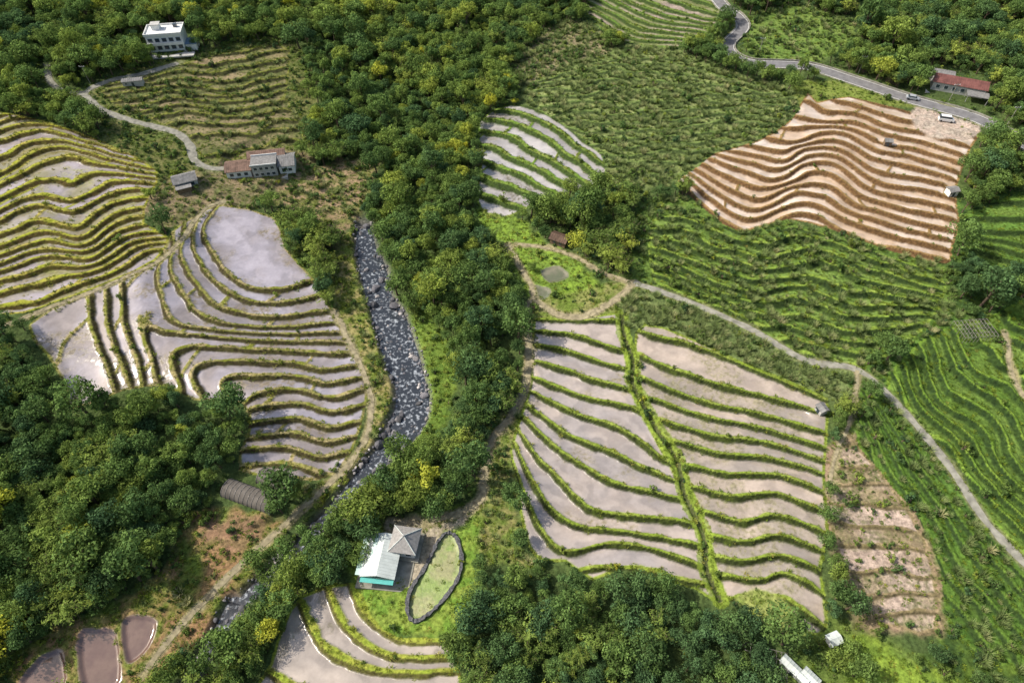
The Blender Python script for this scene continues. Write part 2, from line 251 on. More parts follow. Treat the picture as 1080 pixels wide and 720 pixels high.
terrace([(905,412),(935,425),(975,480),(1020,545),(1090,615),(1110,690),(1050,700),(1000,655),(992,600),(965,540),(905,470)],
 [(0,[(925,420),(965,485),(1010,550),(1080,625)]),(-3,[(908,432),(940,500),(985,580),(1060,680)]),(-5,[(900,450),(925,515),(965,590),(1010,680)])],
 (0.06,0.12,0.02),(0.10,0.18,0.03),(0.07,0.13,0.02),(0.11,0.18,0.03),(0.025,0.045,0.014),wb=0.9,wr=1.1,wet=0,wob=0.6,seed=14,tuft=0.6,ptuft=0.6,tint=0.4,spk=0.4,spkc=(0.05,0.08,0.02),reed=0.25,shrub=0.5,poolreed=0.3)
terrace([(1012,232),(1040,215),(1110,205),(1110,275),(1060,285),(1015,270)],[(0,[(1012,262),(1090,280)]),(3,[(1015,240),(1090,245)]),(5,[(1040,215),(1090,215)])],
 (0.09,0.17,0.03),(0.13,0.2,0.04),(0.07,0.13,0.02),(0.1,0.17,0.03),(0.03,0.05,0.015),wet=0,wob=0.4,seed=15,tuft=0.6,ptuft=0.4,wb=1.0,wr=1.7,smin=1.1)
terrace([(878,482),(902,468),(960,540),(985,600),(988,668),(950,662),(910,650),(890,600),(872,540)],
 [(6,[(880,490),(920,492)]),(4,[(876,530),(915,540),(958,536)]),(2,[(886,575),(930,582),(978,580)]),(0,[(895,620),(940,630),(988,622)]),(-1,[(915,650),(985,650)])],
 (0.38,0.295,0.24),(0.23,0.18,0.11),(0.18,0.15,0.07),(0.25,0.19,0.11),(0.15,0.12,0.065),wb=0.6,wr=0.5,wet=0,wob=0.6,seed=16,tuft=0.5,ptuft=0.3,spk=0.8,spkc=(0.11,0.12,0.045),var=0.9,shrub=0.35,sk=0.7)
print('terraces',time.time()-T0)
# ---------------- ponds (muddy)
BR=(0.14,0.085,0.07); BR2=(0.18,0.115,0.09)
for poly in ([(35,698),(48,688),(66,686),(68,725),(20,725)],[(82,668),(105,662),(124,668),(128,716),(110,726),(86,722)],[(128,655),(145,648),(166,655),(158,682),(138,700),(130,690)]):
    zone([tuple(p) for p in ((np.array(poly)-np.mean(poly,0))*1.28+np.mean(poly,0))],(0.25,0.17,0.08),(0.16,0.19,0.04),tuft=0.8,soft=1.0,disp=0.1)
    zone(poly,BR,BR2,wet=0.97,tuft=0,soft=0.5,disp=0,drop=0.5)
for poly in ([(570,285),(590,280),(600,292),(580,298)],[(560,300),(580,305),(575,315),(560,312)],):
    zone(poly,(0.12,0.13,0.07),(0.2,0.18,0.12),wet=0.95,tuft=0,soft=0.5,disp=0,drop=0.3)
zone([(800,620),(835,640),(850,668),(835,672),(800,650),(775,632)],(0.17,0.22,0.05),(0.24,0.27,0.08),tuft=0.5,soft=1)
GP=[(472,562),(482,568),(487,590),(483,610),(468,632),(452,648),(437,655),(430,645),(432,625),(445,603),(455,585),(463,570)]
zone(GP,(0.17,0.24,0.05),(0.25,0.25,0.11),wet=0.5,tuft=0.12,soft=0.4,disp=0,drop=0.25,tint=0.7)
zone([(960,122),(975,112),(1030,128),(1028,146),(1000,148),(970,140)],(0.42,0.33,0.27),(0.34,0.29,0.24),tuft=0.02,soft=1,disp=0)
# ---------------- river bed
wriv=4.0-2.3*sstep(0,1,(98-Y)/22)-1.9*sstep(0,1,(Y-140)/50)
wriv=wriv*(0.65+0.7*vn(X*0.09,Y*0.09,5))
rv=(1-sstep(wriv-0.8,wriv+1.6,DR))*(1-sstep(YRIV,YRIV+8,Y))
Z-=1.7*rv
nr=vn(X*0.9,Y*0.9,77)
COL=COL*(1-rv[...,None])+lerp3((0.07,0.07,0.075),(0.2,0.18,0.17),nr)*rv[...,None]
for A in (TREE,SHR,REED,TUFT,BAM): A*=(1-sstep(0.0,0.4,rv))
bank=(1-sstep(0.1,0.5,rv))*(DR<8)*(Y<YRIV); SHR=np.maximum(SHR,0.9*bank*(rv<0.25)); 
DISP*=(1-0.6*rv)
# ---------------- roads and paths flatten
PATHS=[('asphalt_road',[(745,-40),(757,0),(778,18),(783,30),(768,46),(772,58),(795,67),(850,70),(900,85),(960,105),(1030,125),(1082,153),(1120,175)],5.2,'asphalt'),
 ('lane',[(50,66),(52,84),(66,96),(88,98),(98,92),(120,84),(150,78),(190,66)],2.2,'conc'),
 ('lane',[(88,98),(104,114),(128,124),(160,133),(186,140),(200,153),(206,170),(225,178),(250,176)],2.6,'conc'),
 ('farm_track',[(668,298),(720,316),(790,346),(850,380),(905,390),(950,430),(1000,490),(1040,550),(1090,603)],1.8,'conc'),
 ('footpath',[(668,298),(652,315),(620,332),(590,332),(564,318),(556,335),(558,370),(553,410),(538,440),(520,465),(511,500),(508,525),(490,538),(450,552)],1.9,'dirt'),
 ('footpath',[(536,258),(545,275),(560,300),(564,318)],1.2,'dirt'),
 ('footpath',[(668,298),(640,290),(610,272),(580,262),(545,258)],1.1,'dirt'),
 ('footpath',[(905,390),(898,440),(885,470),(874,520)],0.8,'dirt'),
 ('footpath',[(352,328),(385,395),(392,430),(382,470),(345,512),(315,540),(285,568),(240,610),(195,655),(150,712)],1.4,'dirt'),
 ('footpath',[(656,332),(659,355),(668,380),(667,402),(680,428),(693,452),(715,486),(722,520),(742,562),(746,600),(760,632)],0.8,'green'),
 ('footpath',[(1060,350),(1066,385),(1075,410),(1090,430)],1.0,'dirt'),
 ('footpath',[(0,345),(60,322),(120,298),(175,270),(215,222),(240,212)],1.2,'dirt'),
]
RIB=[]
for nm,px,w,kind in PATHS:
    pl=smooth_pl(P(px),4); s=sub(pl,6); x,y=X[s],Y[s]
    d=seg_dist(x,y,pl)
    a=1-sstep(w*0.5+0.2,w*0.5+1.8,d)
    if kind!='green': 
        Z[s]=Z[s]*(1-a)+(B[s]-0.02)*a
    else:
        Z[s]=Z[s]-0.6*(1-sstep(0.3,0.9,d))
    ec={'asphalt':(0.2,0.2,0.12),'conc':(0.16,0.17,0.08),'dirt':(0.25,0.22,0.12),'green':(0.08,0.09,0.035)}[kind]
    b=(1-sstep(w*0.5,w*0.5+0.9,d+(n2[s]-.5)*1.2))[...,None]
    COL[s]=COL[s]*(1-b)+np.array(ec)*b
    if kind=='green':
        b2=((d>0.5)&(d<1.4+n2[s]))[...,None]*0.8; COL[s]=COL[s]*(1-b2)+np.array(GR)*b2; TUFT[s]=np.where(d<0.5,0.5,np.maximum(TUFT[s],b2[...,0]*0.8)); WET[s]*=(d>1.8)
        TREE[s]*=(d>3); SHR[s]=np.where(d<1.8,0.7*(n2[s]>0.5),SHR[s])
    else:
        WET[s]*=(1-a); k=(d>w*0.5+ (1.2 if kind!='asphalt' else 2.0))
        TREE[s]*=k; BAM[s]*=k; SHR[s]*=(d>w*0.5+0.5); REED[s]*=(d>w*0.5+0.6); TUFT[s]*=(d>w*0.5+0.05); DISP[s]*=sstep(w*0.5,w*0.5+2,d)
        TUFT[s]=np.maximum(TUFT[s],0.6*((d>w*0.5-0.15)&(d<w*0.5+1.3)))
        RIB.append((nm,pl,w,kind))
CLEAR=[(180,45,11),(275,172,13),(197,190,7),(415,583,9),(1008,92,13),(590,252,4),(265,517,9),(292,500,6),(865,431,3),(877,674,3),(838,708,5),(1002,203,3),(935,152,3),(998,126,5)]
for px,py,r in CLEAR:
    cxx,cyy=P1(px,py); q=np.array([[cxx-r-4,cyy-r-4],[cxx+r+4,cyy+r+4]]); s=sub(q,2)
    d=np.hypot(X[s]-cxx,Y[s]-cyy); k=sstep(r*0.85,r+1,d)
    TREE[s]*=k; BAM[s]*=k; SHR[s]*=sstep(r*0.6,r*0.8,d); REED[s]*=sstep(r*0.6,r*0.8,d); DISP[s]*=k; TUFT[s]*=sstep(r*0.5,r*0.7,d)
    zc=float(base(np.array([cxx]),np.array([cyy]))[0]); Z[s]=Z[s]*k+(zc)*(1-k)
Z+=DISP*((n2-0.5)*0.9+(n3-0.5)*0.25)
# ------------------------------------------------------------------ materials
def newmat(name):
    m=D.materials.new(name); m.use_nodes=True; nt=m.node_tree; b=nt.nodes['Principled BSDF']; return m,nt,b
def N(nt,t,**k):
    n=nt.nodes.new(t)
    for a,v in k.items(): setattr(n,a,v)
    return n
def mat(name,col,rough=0.8,var=0.25,scale=1.5,metal=0.0,bump=0.15,spec=0.3):
    m,nt,b=newmat(name)
    tc=N(nt,'ShaderNodeTexCoord'); no=N(nt,'ShaderNodeTexNoise'); no.inputs['Scale'].default_value=scale; no.inputs['Detail'].default_value=6
    nt.links.new(tc.outputs['Object'],no.inputs['Vector'])
    r=N(nt,'ShaderNodeMapRange'); r.inputs[1].default_value=0.3; r.inputs[2].default_value=0.7; r.inputs[3].default_value=1-var; r.inputs[4].default_value=1+var
    nt.links.new(no.outputs['Fac'],r.inputs[0])
    v=N(nt,'ShaderNodeVectorMath',operation='SCALE'); v.inputs[0].default_value=col
    nt.links.new(r.outputs[0],v.inputs['Scale']); nt.links.new(v.outputs[0],b.inputs['Base Color'])
    bp=N(nt,'ShaderNodeBump'); bp.inputs['Strength'].default_value=bump; bp.inputs['Distance'].default_value=0.1
    nt.links.new(no.outputs['Fac'],bp.inputs['Height']); nt.links.new(bp.outputs[0],b.inputs['Normal'])
    b.inputs['Roughness'].default_value=rough; b.inputs['Metallic'].default_value=metal; b.inputs['Specular IOR Level'].default_value=spec
    return m
gm,nt,b=newmat('ground_material')
ca=N(nt,'ShaderNodeAttribute',attribute_name='Col'); wa=N(nt,'ShaderNodeAttribute',attribute_name='wet')
tc=N(nt,'ShaderNodeTexCoord')
def noise(sc,det=5):
    n=N(nt,'ShaderNodeTexNoise'); n.inputs['Scale'].default_value=sc; n.inputs['Detail'].default_value=det; n.inputs['Roughness'].default_value=0.65
    nt.links.new(tc.outputs['Object'],n.inputs['Vector']); return n
na=noise(1.3,8); nb=noise(0.12,4)
r=N(nt,'ShaderNodeMapRange'); r.inputs[1].default_value=0.3; r.inputs[2].default_value=0.7
lo=N(nt,'ShaderNodeMapRange'); lo.inputs[3].default_value=0.45; lo.inputs[4].default_value=0.92; nt.links.new(wa.outputs['Fac'],lo.inputs[0])
hi=N(nt,'ShaderNodeMapRange'); hi.inputs[3].default_value=1.6; hi.inputs[4].default_value=1.06; nt.links.new(wa.outputs['Fac'],hi.inputs[0])
nt.links.new(na.outputs['Fac'],r.inputs[0]); nt.links.new(lo.outputs[0],r.inputs[3]); nt.links.new(hi.outputs[0],r.inputs[4])
r2=N(nt,'ShaderNodeMapRange'); r2.inputs[1].default_value=0.3; r2.inputs[2].default_value=0.7; r2.inputs[3].default_value=0.87; r2.inputs[4].default_value=1.13
nt.links.new(nb.outputs['Fac'],r2.inputs[0])
mu=N(nt,'ShaderNodeMath',operation='MULTIPLY'); nt.links.new(r.outputs[0],mu.inputs[0]); nt.links.new(r2.outputs[0],mu.inputs[1])
v=N(nt,'ShaderNodeVectorMath',operation='SCALE'); nt.links.new(ca.outputs['Color'],v.inputs[0]); nt.links.new(mu.outputs[0],v.inputs['Scale']); nt.links.new(v.outputs[0],b.inputs['Base Color'])
rr=N(nt,'ShaderNodeMapRange'); rr.inputs[3].default_value=0.95; rr.inputs[4].default_value=0.04; nt.links.new(wa.outputs['Fac'],rr.inputs[0]); nt.links.new(rr.outputs[0],b.inputs['Roughness'])
sp=N(nt,'ShaderNodeMapRange'); sp.inputs[3].default_value=0.1; sp.inputs[4].default_value=1.0; nt.links.new(wa.outputs['Fac'],sp.inputs[0]); nt.links.new(sp.outputs[0],b.inputs['Specular IOR Level'])
bs=N(nt,'ShaderNodeMapRange'); bs.inputs[3].default_value=0.7; bs.inputs[4].default_value=0.02; nt.links.new(wa.outputs['Fac'],bs.inputs[0])
bp=N(nt,'ShaderNodeBump'); bp.inputs['Distance'].default_value=0.35; nt.links.new(bs.outputs[0],bp.inputs['Strength']); nt.links.new(na.outputs['Fac'],bp.inputs['Height']); nt.links.new(bp.outputs[0],b.inputs['Normal'])
def leafmat(name,ramp,trans=0.3):
    m=D.materials.new(name); m.use_nodes=True; nt=m.node_tree; nt.nodes.clear()
    out=N(nt,'ShaderNodeOutputMaterial'); at=N(nt,'ShaderNodeAttribute',attribute_name='tint',attribute_type='INSTANCER')
    vc=N(nt,'ShaderNodeAttribute',attribute_name='Col')
    cr=N(nt,'ShaderNodeValToRGB'); e=cr.color_ramp.elements
    e[0].position=ramp[0][0]; e[0].color=(*ramp[0][1],1); e[1].position=ramp[-1][0]; e[1].color=(*ramp[-1][1],1)
    for p,c in ramp[1:-1]: q=e.new(p); q.color=(*c,1)
    nt.links.new(at.outputs['Fac'],cr.inputs[0])
    mx=N(nt,'ShaderNodeVectorMath',operation='MULTIPLY'); nt.links.new(cr.outputs[0],mx.inputs[0]); nt.links.new(vc.outputs['Color'],mx.inputs[1])
    di=N(nt,'ShaderNodeBsdfDiffuse'); tr=N(nt,'ShaderNodeBsdfTranslucent'); ms=N(nt,'ShaderNodeMixShader'); ms.inputs[0].default_value=trans
    for q in (di,tr): nt.links.new(mx.outputs[0],q.inputs['Color'])
    nt.links.new(di.outputs[0],ms.inputs[1]); nt.links.new(tr.outputs[0],ms.inputs[2]); nt.links.new(ms.outputs[0],out.inputs[0])
    return m
LEAF=leafmat('foliage',[(0,(0.085,0.155,0.065)),(0.3,(0.13,0.21,0.06)),(0.55,(0.195,0.275,0.065)),(0.8,(0.31,0.37,0.07)),(1,(0.50,0.50,0.06))],0.33)
REEDM=leafmat('silvergrass_blades',[(0,(0.12,0.17,0.06)),(0.5,(0.22,0.28,0.10)),(1,(0.42,0.40,0.20))])
GRASSM=leafmat('grass_blades',[(0,(0.07,0.13,0.025)),(0.5,(0.16,0.24,0.035)),(0.8,(0.27,0.32,0.045)),(1,(0.40,0.36,0.10))])
BARK=mat('bark',(0.11,0.08,0.055),0.9)
# ------------------------------------------------------------------ ground mesh
def grid_mesh(name):
    me=D.meshes.new(name); n=NX*NY
    me.vertices.add(n); co=np.stack([X,Y,Z],-1).astype(np.float32).reshape(-1); me.vertices.foreach_set('co',co)
    ii=np.arange(n,dtype=np.int32).reshape(NY,NX)
    q=np.stack([ii[:-1,:-1],ii[:-1,1:],ii[1:,1:],ii[1:,:-1]],-1).reshape(-1)
    nf=len(q)//4; me.loops.add(len(q)); me.loops.foreach_set('vertex_index',q)
    me.polygons.add(nf); me.polygons.foreach_set('loop_start',np.arange(nf,dtype=np.int32)*4); 
    me.update(calc_edges=True)
    me.polygons.foreach_set('use_smooth',np.ones(nf,bool))
    a=me.attributes.new('Col','FLOAT_COLOR','POINT'); c=np.ones((n,4),np.float32); c[:,:3]=np.clip(COL.reshape(-1,3),0,1); a.data.foreach_set('color',c.reshape(-1))
    a=me.attributes.new('wet','FLOAT','POINT'); a.data.foreach_set('value',np.clip(WET,0,1).astype(np.float32).reshape(-1))
    return me
gme=grid_mesh('ground'); go=D.objects.new('ground',gme); SC.collection.objects.link(go); gme.materials.append(gm)
print('ground',time.time()-T0)
def gi(x,y):
    i=np.clip(np.searchsorted(xs,x),1,NX-1); j=np.clip(np.searchsorted(ys,y),1,NY-1); return j,i
def gz(x,y):
    x=np.asarray(x,float); y=np.asarray(y,float); j,i=gi(x,y)
    fx=(x-xs[i-1])/(xs[i]-xs[i-1]); fy=(y-ys[j-1])/(ys[j]-ys[j-1])
    return (Z[j-1,i-1]*(1-fx)+Z[j-1,i]*fx)*(1-fy)+(Z[j,i-1]*(1-fx)+Z[j,i]*fx)*fy
# ------------------------------------------------------------------ mesh utils
def mesh_obj(name,verts,faces,mats,parent=None,fm=None,smooth=False,link=True):
    me=D.meshes.new(name); me.from_pydata([tuple(map(float,v)) for v in verts],[],[tuple(map(int,f)) for f in faces]); me.update()
    for m in (mats if isinstance(mats,(list,tuple)) else [mats]): me.materials.append(m)
    if fm is not None: me.polygons.foreach_set('material_index',fm)
    if smooth: me.polygons.foreach_set('use_smooth',[True]*len(me.polygons))
    o=D.objects.new(name,me)
    if link: SC.collection.objects.link(o)
    if parent: o.parent=parent
    return o
def ribbon(name,pl,w,m,dz=0.06,off=0.0,parent=None,thick=0.0):
    t=np.gradient(pl,axis=0); t/=np.linalg.norm(t,axis=1)[:,None]+1e-9; nrm=np.stack([-t[:,1],t[:,0]],1)
    cols=[-0.5,-0.17,0.17,0.5]; V=[];Fc=[]
    ww=w*(1+(vn(np.arange(len(pl))*0.3,np.zeros(len(pl)),4)-0.5)*(0.6 if w<3 and w>0.7 else 0))
    for k,c in enumerate(cols):
        q=pl+nrm*(off+c*ww)[:,None]; z=base(q[:,0],q[:,1])+dz
        V.append(np.column_stack([q,z]))
    n=len(pl); V=np.vstack(V)
    for k in range(3):
        for i in range(n-1):
            a=k*n+i; Fc.append((a,a+n,a+n+1,a+1))
    if thick:
        m0=len(V); V=np.vstack([V,V-[0,0,thick]])
        for k in (0,3):
            for i in range(n-1):
                a=k*n+i; Fc.append((a,a+1,a+1+m0,a+m0))
    return mesh_obj(name,V,Fc,m,parent)
ASPH=mat('asphalt',(0.17,0.165,0.17),0.9,0.2,0.6); CONC=mat('concrete',(0.25,0.24,0.20),0.9,0.35,0.7); DIRT=mat('packed_earth',(0.28,0.24,0.15),0.95,0.45,0.9)
WHITE=mat('road_paint',(0.7,0.7,0.68),0.7,0.1)
for nm,pl,w,kind in RIB:
    L=np.concatenate([[0],np.cumsum(np.linalg.norm(np.diff(pl,axis=0),axis=1))]); tt=np.arange(0,L[-1],1.0)
    q=np.stack([np.interp(tt,L,pl[:,0]),np.interp(tt,L,pl[:,1])],1)
    if kind=='dirt':
        t=np.arange(len(q)); q=q+np.stack([vn(t*0.2,t*0+3,1),vn(t*0.2,t*0+9,2)],1)*0.7-0.35
    m={'asphalt':ASPH,'conc':CONC,'dirt':DIRT}[kind]
    if kind=='asphalt':
        e=D.objects.new(nm,None); SC.collection.objects.link(e)
        ribbon('carriageway',q,w,m,0.07,parent=e)
        for o in (-w/2+0.3,w/2-0.3): ribbon('edge_line',q,0.14,WHITE,0.076,off=o,parent=e)
        ribbon('kerb',q,0.3,CONC,0.22,off=-w/2-0.16,parent=e,thick=0.3)
        ribbon('parapet',q,0.28,CONC,0.6,off=w/2+0.16,parent=e,thick=0.7)
    else: ribbon(nm,q,w,m,0.05)
# river water
wm,nt,b=newmat('river_water'); b.inputs['Roughness'].default_value=0.12
tc=N(nt,'ShaderNodeTexCoord'); no=N(nt,'ShaderNodeTexNoise'); no.inputs['Scale'].default_value=1.1; no.inputs['Detail'].default_value=8; nt.links.new(tc.outputs['Object'],no.inputs['Vector'])
bp=N(nt,'ShaderNodeBump'); bp.inputs['Strength'].default_value=0.4; bp.inputs['Distance'].default_value=0.2; nt.links.new(no.outputs['Fac'],bp.inputs['Height']); nt.links.new(bp.outputs[0],b.inputs['Normal'])
cr=N(nt,'ShaderNodeValToRGB'); cr.color_ramp.elements[0].position=0.52; cr.color_ramp.elements[0].color=(0.03,0.036,0.045,1); cr.color_ramp.elements[1].position=0.70; cr.color_ramp.elements[1].color=(0.40,0.43,0.47,1)
nt.links.new(no.outputs['Fac'],cr.inputs[0]); nt.links.new(cr.outputs[0],b.inputs['Base Color'])
t=np.gradient(river,axis=0); t/=np.linalg.norm(t,axis=1)[:,None]; nr_=np.stack([-t[:,1],t[:,0]],1); V=[]
sel=(river[:,1]>-60)&(river[:,1]<YRIV+6); rp=river[sel]; nr_=nr_[sel]
for c in (-5.2,5.2):
    q=rp+nr_*c; V.append(np.column_stack([q,slope(rp[:,1])-1.25]))
V=np.vstack(V); n=len(rp)
mesh_obj('river',V,[(i,i+n,i+n+1,i+1) for i in range(n-1)],wm)
# ------------------------------------------------------------------ plant prototypes
def cone_seg(a,b,r0,r1,k=6):
    a=np.array(a,float); b=np.array(b,float); d=b-a; d/=np.linalg.norm(d)+1e-9
    u=np.cross(d,[0.3,0.9,0.1]); u/=np.linalg.norm(u); w=np.cross(d,u); V=[]
    for c,r in ((a,r0),(b,r1)):
        for i in range(k):
            an=2*math.pi*i/k; V.append(c+r*(math.cos(an)*u+math.sin(an)*w))
    return V,[(i,(i+1)%k,k+(i+1)%k,k+i) for i in range(k)]
def quads_mesh(name,C,Nn,size,asp,colf,mats,extra=None):
    n=len(C); Nn=Nn/(np.linalg.norm(Nn,axis=1)[:,None]+1e-9)
    r=rng.normal(size=(n,3)); U=np.cross(Nn,r); U/=np.linalg.norm(U,axis=1)[:,None]+1e-9; W=np.cross(Nn,U)
    s=size[:,None]; U=U*s*0.5; W=W*s*0.5*asp
    V=np.stack([C-U,C+W*0.9-U*0.1,C+U,C-W*0.9+U*0.1],1).reshape(-1,3)
    F=np.arange(n*4).reshape(n,4).tolist(); cf=np.repeat(colf,4); V=V.tolist(); fm=[0]*n
    if extra:
        for v2,f2 in extra:
            o=len(V); V+= [list(map(float,v)) for v in v2]; F+=[[o+i for i in f] for f in f2]; fm+=[1]*len(f2); cf=np.concatenate([cf,np.ones(len(v2))])
    o=mesh_obj(name,V,F,mats,fm=fm,link=False)
    a=o.data.attributes.new('Col','FLOAT_COLOR','POINT'); c=np.ones((len(V),4),np.float32); c[:,:3]=cf[:,None]; a.data.foreach_set('color',c.reshape(-1))
    return o
def make_tree(name,R=2.6,H=6.0,nb=16,nl=1700,ls=0.42,flat=0.75):
    ex=[]; top=H-R*flat
    cs=[];rs=[]
    for i in range(nb):
        a=rng.uniform(0,2*math.pi); rad=R*0.78*math.sqrt(rng.uniform(0.02,1)); z=top+R*flat*(rng.uniform(-0.55,0.75))*math.sqrt(max(0.1,1-(rad/R)**2))
        cs.append((rad*math.cos(a),rad*math.sin(a),z)); rs.append(R*rng.uniform(0.2,0.42))
    cs=np.array(cs); rs=np.array(rs)
    ex.append(cone_seg((0,0,-0.5),(0.1,0.05,top*0.6),0.24,0.15)); ex.append(cone_seg((0.1,0.05,top*0.6),(0,0,top+R*0.2),0.15,0.06))
    for i in rng.choice(nb,5,replace=False): ex.append(cone_seg((0.05,0.03,top*rng.uniform(0.4,0.75)),cs[i],0.09,0.03,5))
    bi=rng.choice(nb,nl,p=rs**2/np.sum(rs**2)); d=rng.normal(size=(nl,3)); d[:,2]=d[:,2]*0.9+0.35; d/=np.linalg.norm(d,axis=1)[:,None]
    rr=rs[bi]*rng.uniform(0.7,1.18,nl); C=cs[bi]+d*rr[:,None]*[1,1,0.8]
    Nn=d+rng.normal(size=(nl,3))*0.4
    bc=rng.uniform(0.65,1.3,nb)
    cf=bc[bi]*rng.uniform(0.7,1.3,nl)
    return quads_mesh(name,C,Nn,ls*rng.uniform(0.6,1.3,nl),0.6,cf,[LEAF,BARK],ex)
def make_blades(name,nb,L,spread,w,m,arch=0.5):
    V=[];F=[];cf=[]
    for i in range(nb):
        a=rng.uniform(0,2*math.pi); r0=spread*math.sqrt(rng.uniform()); bx,by=r0*math.cos(a),r0*math.sin(a)
        a2=a+rng.normal()*0.9; l=L*rng.uniform(0.6,1.2); dx,dy=math.cos(a2),math.sin(a2); px,py=-dy*w/2,dx*w/2; k=rng.uniform(0.65,1.35)
        o=len(V)
        for f,(h,ou,ww) in enumerate([(0,0,1),(0.6,0.28*arch,0.9),(0.85,0.75*arch,0.35)]):
            V.append((bx+dx*l*ou-px*ww,by+dy*l*ou-py*ww,l*h)); V.append((bx+dx*l*ou+px*ww,by+dy*l*ou+py*ww,l*h)); cf+=[k*(0.75+0.35*h)]*2
        F+=[(o,o+1,o+3,o+2),(o+2,o+3,o+5,o+4)]
    ob=mesh_obj(name,V,F,m,link=False)
    at=ob.data.attributes.new('Col','FLOAT_COLOR','POINT'); c=np.ones((len(V),4),np.float32); c[:,:3]=np.array(cf)[:,None]; at.data.foreach_set('color',c.reshape(-1))
    return ob
def make_bamboo(name):
    ex=[];C=[];Nn=[];cf=[]
    for i in range(26):
        a=rng.uniform(0,6.283); l=rng.uniform(4.0,6.5); o=rng.uniform(1.0,3.0); bx,by=0.7*rng.normal(),0.7*rng.normal(); k=rng.uniform(0.75,1.3)
        pts=[np.array([bx+math.cos(a)*o*t**2.2,by+math.sin(a)*o*t**2.2,l*(t-0.22*t**4)]) for t in (0,0.4,0.75,1.0)]
        for p,q in zip(pts[:-1],pts[1:]): ex.append(cone_seg(p,q,0.05,0.04,4))
        for j in range(40):
            t=rng.uniform(0.4,1.05); C.append([bx+math.cos(a)*o*t**2.2+rng.normal()*0.28,by+math.sin(a)*o*t**2.2+rng.normal()*0.28,l*(t-0.22*t**4)+rng.normal()*0.2]); Nn.append([math.cos(a)*0.6+rng.normal()*0.4,math.sin(a)*0.6+rng.normal()*0.4,1]); cf.append(k*rng.uniform(0.75,1.25))
    return quads_mesh(name,np.array(C),np.array(Nn),rng.uniform(0.4,0.8,len(C)),0.32,np.array(cf),[LEAF,BARK],ex)
def coll(name,objs):
    c=D.collections.new(name)
    for o in objs: c.objects.link(o)
    return c
trees=[make_tree('tree_v%d'%i,R=2.6+0.25*(i%3),H=5.6+0.5*(i%4),nb=14+5*(i%4),nl=1350,ls=0.45,flat=0.62+0.1*(i%3)) for i in range(8)]
shrubs=[make_tree('shrub_v%d'%i,R=0.95,H=1.25,nb=7,nl=240,ls=0.28,flat=0.7) for i in range(4)]
reeds=[make_blades('reed_v%d'%i,60,1.5,0.55,0.09,REEDM,0.8) for i in range(3)]
tufts=[make_blades('tuft_v%d'%i,26,0.34,0.36,0.075,GRASSM,0.9) for i in range(3)]
bamboos=[make_bamboo('bamboo_v%d'%i) for i in range(3)]
RM,nt,b=newmat('river_rock'); oi=N(nt,'ShaderNodeObjectInfo'); cr=N(nt,'ShaderNodeValToRGB'); e=cr.color_ramp.elements; e[0].color=(0.06,0.06,0.065,1); e[1].color=(0.48,0.44,0.42,1); q=e.new(0.55); q.color=(0.14,0.135,0.15,1); q=e.new(0.85); q.color=(0.27,0.25,0.245,1)
nt.links.new(oi.outputs['Random'],cr.inputs[0]); nt.links.new(cr.outputs[0],b.inputs['Base Color']); b.inputs['Roughness'].default_value=0.85
import bmesh
def rock(name):
    bm=bmesh.new(); bmesh.ops.create_icosphere(bm,subdivisions=2,radius=0.5)
    pl=[(Vector(rng.normal(size=3)).normalized(),rng.uniform(0.28,0.42)) for _ in range(7)]
    for v in bm.verts:
        for nn_,dd in pl:
            e_=v.co.dot(nn_)-dd
            if e_>0: v.co-=nn_*e_
        v.co.z*=0.75
    me=D.meshes.new(name); bm.to_mesh(me); bm.free(); me.materials.append(RM); return D.objects.new(name,me)
rocks=[rock('rock_v%d'%i) for i in range(4)]
